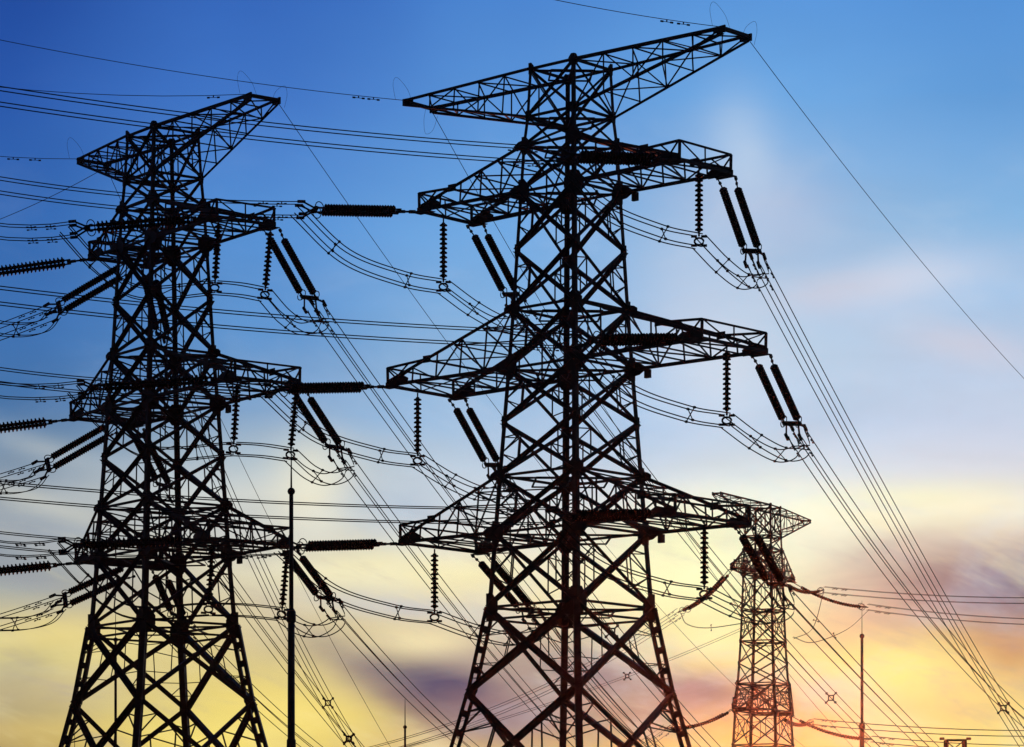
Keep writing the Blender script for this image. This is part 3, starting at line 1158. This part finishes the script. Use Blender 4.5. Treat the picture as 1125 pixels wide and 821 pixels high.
pA, pB = at(822, 688, 311), at(760, 718, 296)
bundle(sagged(pA, at(542, 793, 262), .4, 30, .3), "faint pair of wires behind the central pylon from the distant pylon's body", "faint wires of the distant pylon", wires=2, r=.02, side=.6, spacers=(.4,), dampers=False)
for pts, lab in (([(905, 650), (893, 690), (872, 702)], "thin jumper below the upper short string of the distant pylon"),
                 ([(955, 670), (930, 692), (893, 706), (871, 700)], "thin sagging jumper between the slim rod and the distant pylon"),
                 ([(748, 674), (755, 686), (778, 690), (822, 684)], "thin sagging jumper beside the hanging string in front of the distant pylon")):
    bundle(spline([at(x, y, 312) for x, y in pts], 8), lab, "jumpers of the distant pylon", name="jumper_loop", cat="jumper cable", wires=2, dampers=False, side=.5, r=.02, spacers=(.5,), x_style=True)

# ------------------------------------------------------------------ lightning rods
def rod(px, Y, yn, yb, yc, rt, rb, label, lean=0.0, collar2=None):
    """Needle from yn down to the ball yb, tube to the collar yc, thicker tube to the ground (all sight-line heights at distance Y)."""
    ball = at(px, yb, Y)
    base = V((ball.x - lean * ball.z, Y, 0))
    up = (ball - base).normalized()
    def on(y):
        z = at(px, y, Y).z
        return base + up * (z / up.z)
    t = thing("lightning_rod", label, "lightning rod", base, "slim lightning rods")
    m = MB()
    m.tube([on(yb), on(yn)], .03, 8, [.034, .014])
    m.build("needle", STEEL, t, base, True)
    m = MB()
    c = on(yb)
    R = rt * 1.9
    m.tube([c + up * R * math.sin(x) for x in (-1.5, -1.1, -.6, 0, .6, 1.1, 1.5)], R, 10, [max(.02, R * math.cos(x)) for x in (-1.5, -1.1, -.6, 0, .6, 1.1, 1.5)])
    m.build("ball", STEEL, t, base, True)
    m = MB()
    m.tube([on(yc), on(yb)], rt, 10, [rt * 1.1, rt])
    m.build("upper_tube", STEEL, t, base, True)
    m = MB()
    m.tube([base, on(yc)], rb, 12, [rb * 1.25, rb])
    m.build("lower_tube", STEEL, t, base, True)
    for y in [yc] + ([collar2] if collar2 else []):
        m = MB()
        c = on(y)
        m.tube([c - up * .32, c - up * .26, c + up * .05, c + up * .16], rb, 12, [rb * 1.05, rb * 1.4, rb * 1.35, rb * .8])
        m.build("collar", STEEL, t, base, True)


rod(320, 112, 490, 540, 674, .07, .115, "tallest lightning rod, black with a small ball, in front of the left pylon", 0.0, 815)
rod(947, 285, 660, 699, 797, .115, .2, "reddish lightning rod with a small ball, standing just beside the distant pylon")
rod(445, 190, 768, 799, 880, .06, .1, "short thin lightning rod against the purple cloud between the two big pylons")
rod(127, 220, 668, 703, 860, .085, .13, "thin lightning rod seen through the lower legs of the left pylon")
rod(82, 230, 800, 845, 870, .05, .09, "needle of a far rod peeping up beside the left pylon's lower leg")

# ------------------------------------------------------------------ top of the distant gantry column
gY = 285.0
gx, gz = at(1049.5, 816, gY).x, at(1049.5, 813, gY).z
gt = thing("gantry_column", "small reddish lattice gantry top peeping up at the lower right edge", "gantry", V((gx, gY, 0)))
O = V((gx, gY, 0))
for sx in (-1, 1):
    for sy in (-1, 1):
        m = MB()
        m.bar(V((gx + sx * 1.1, gY + sy * 1.1, 0)), V((gx + sx * .78, gY + sy * .78, gz)), .16)
        m.build("leg", STEEL, gt, O)
m = MB()
for i in range(14):
    z0, z1 = gz * i / 14, gz * (i + 1) / 14
    for sx, sy, ex, ey in ((-1, -1, 1, -1), (1, -1, 1, 1), (1, 1, -1, 1), (-1, 1, -1, -1)):
        w0, w1 = 1.1 - .32 * i / 14, 1.1 - .32 * (i + 1) / 14
        m.bar(V((gx + sx * w0, gY + sy * w0, z0)), V((gx + ex * w1, gY + ey * w1, z1)), .08)
        m.bar(V((gx + sx * w1, gY + sy * w1, z1 - .03)), V((gx + ex * w1, gY + ey * w1, z1 - .03)), .1)
m.build("lattice", STEEL, gt, O)
m = MB()
for sg in (-1, 1):
    m.bar(V((gx, gY, gz)), V((gx + sg * 1.15, gY, gz + .05)), .03)
    m.tube([V((gx + sg * .95, gY, gz + .1)), V((gx + sg * 1.35, gY, gz + .1))], .11, 8)
m.build("wire_bracket", FIT, gt, O)
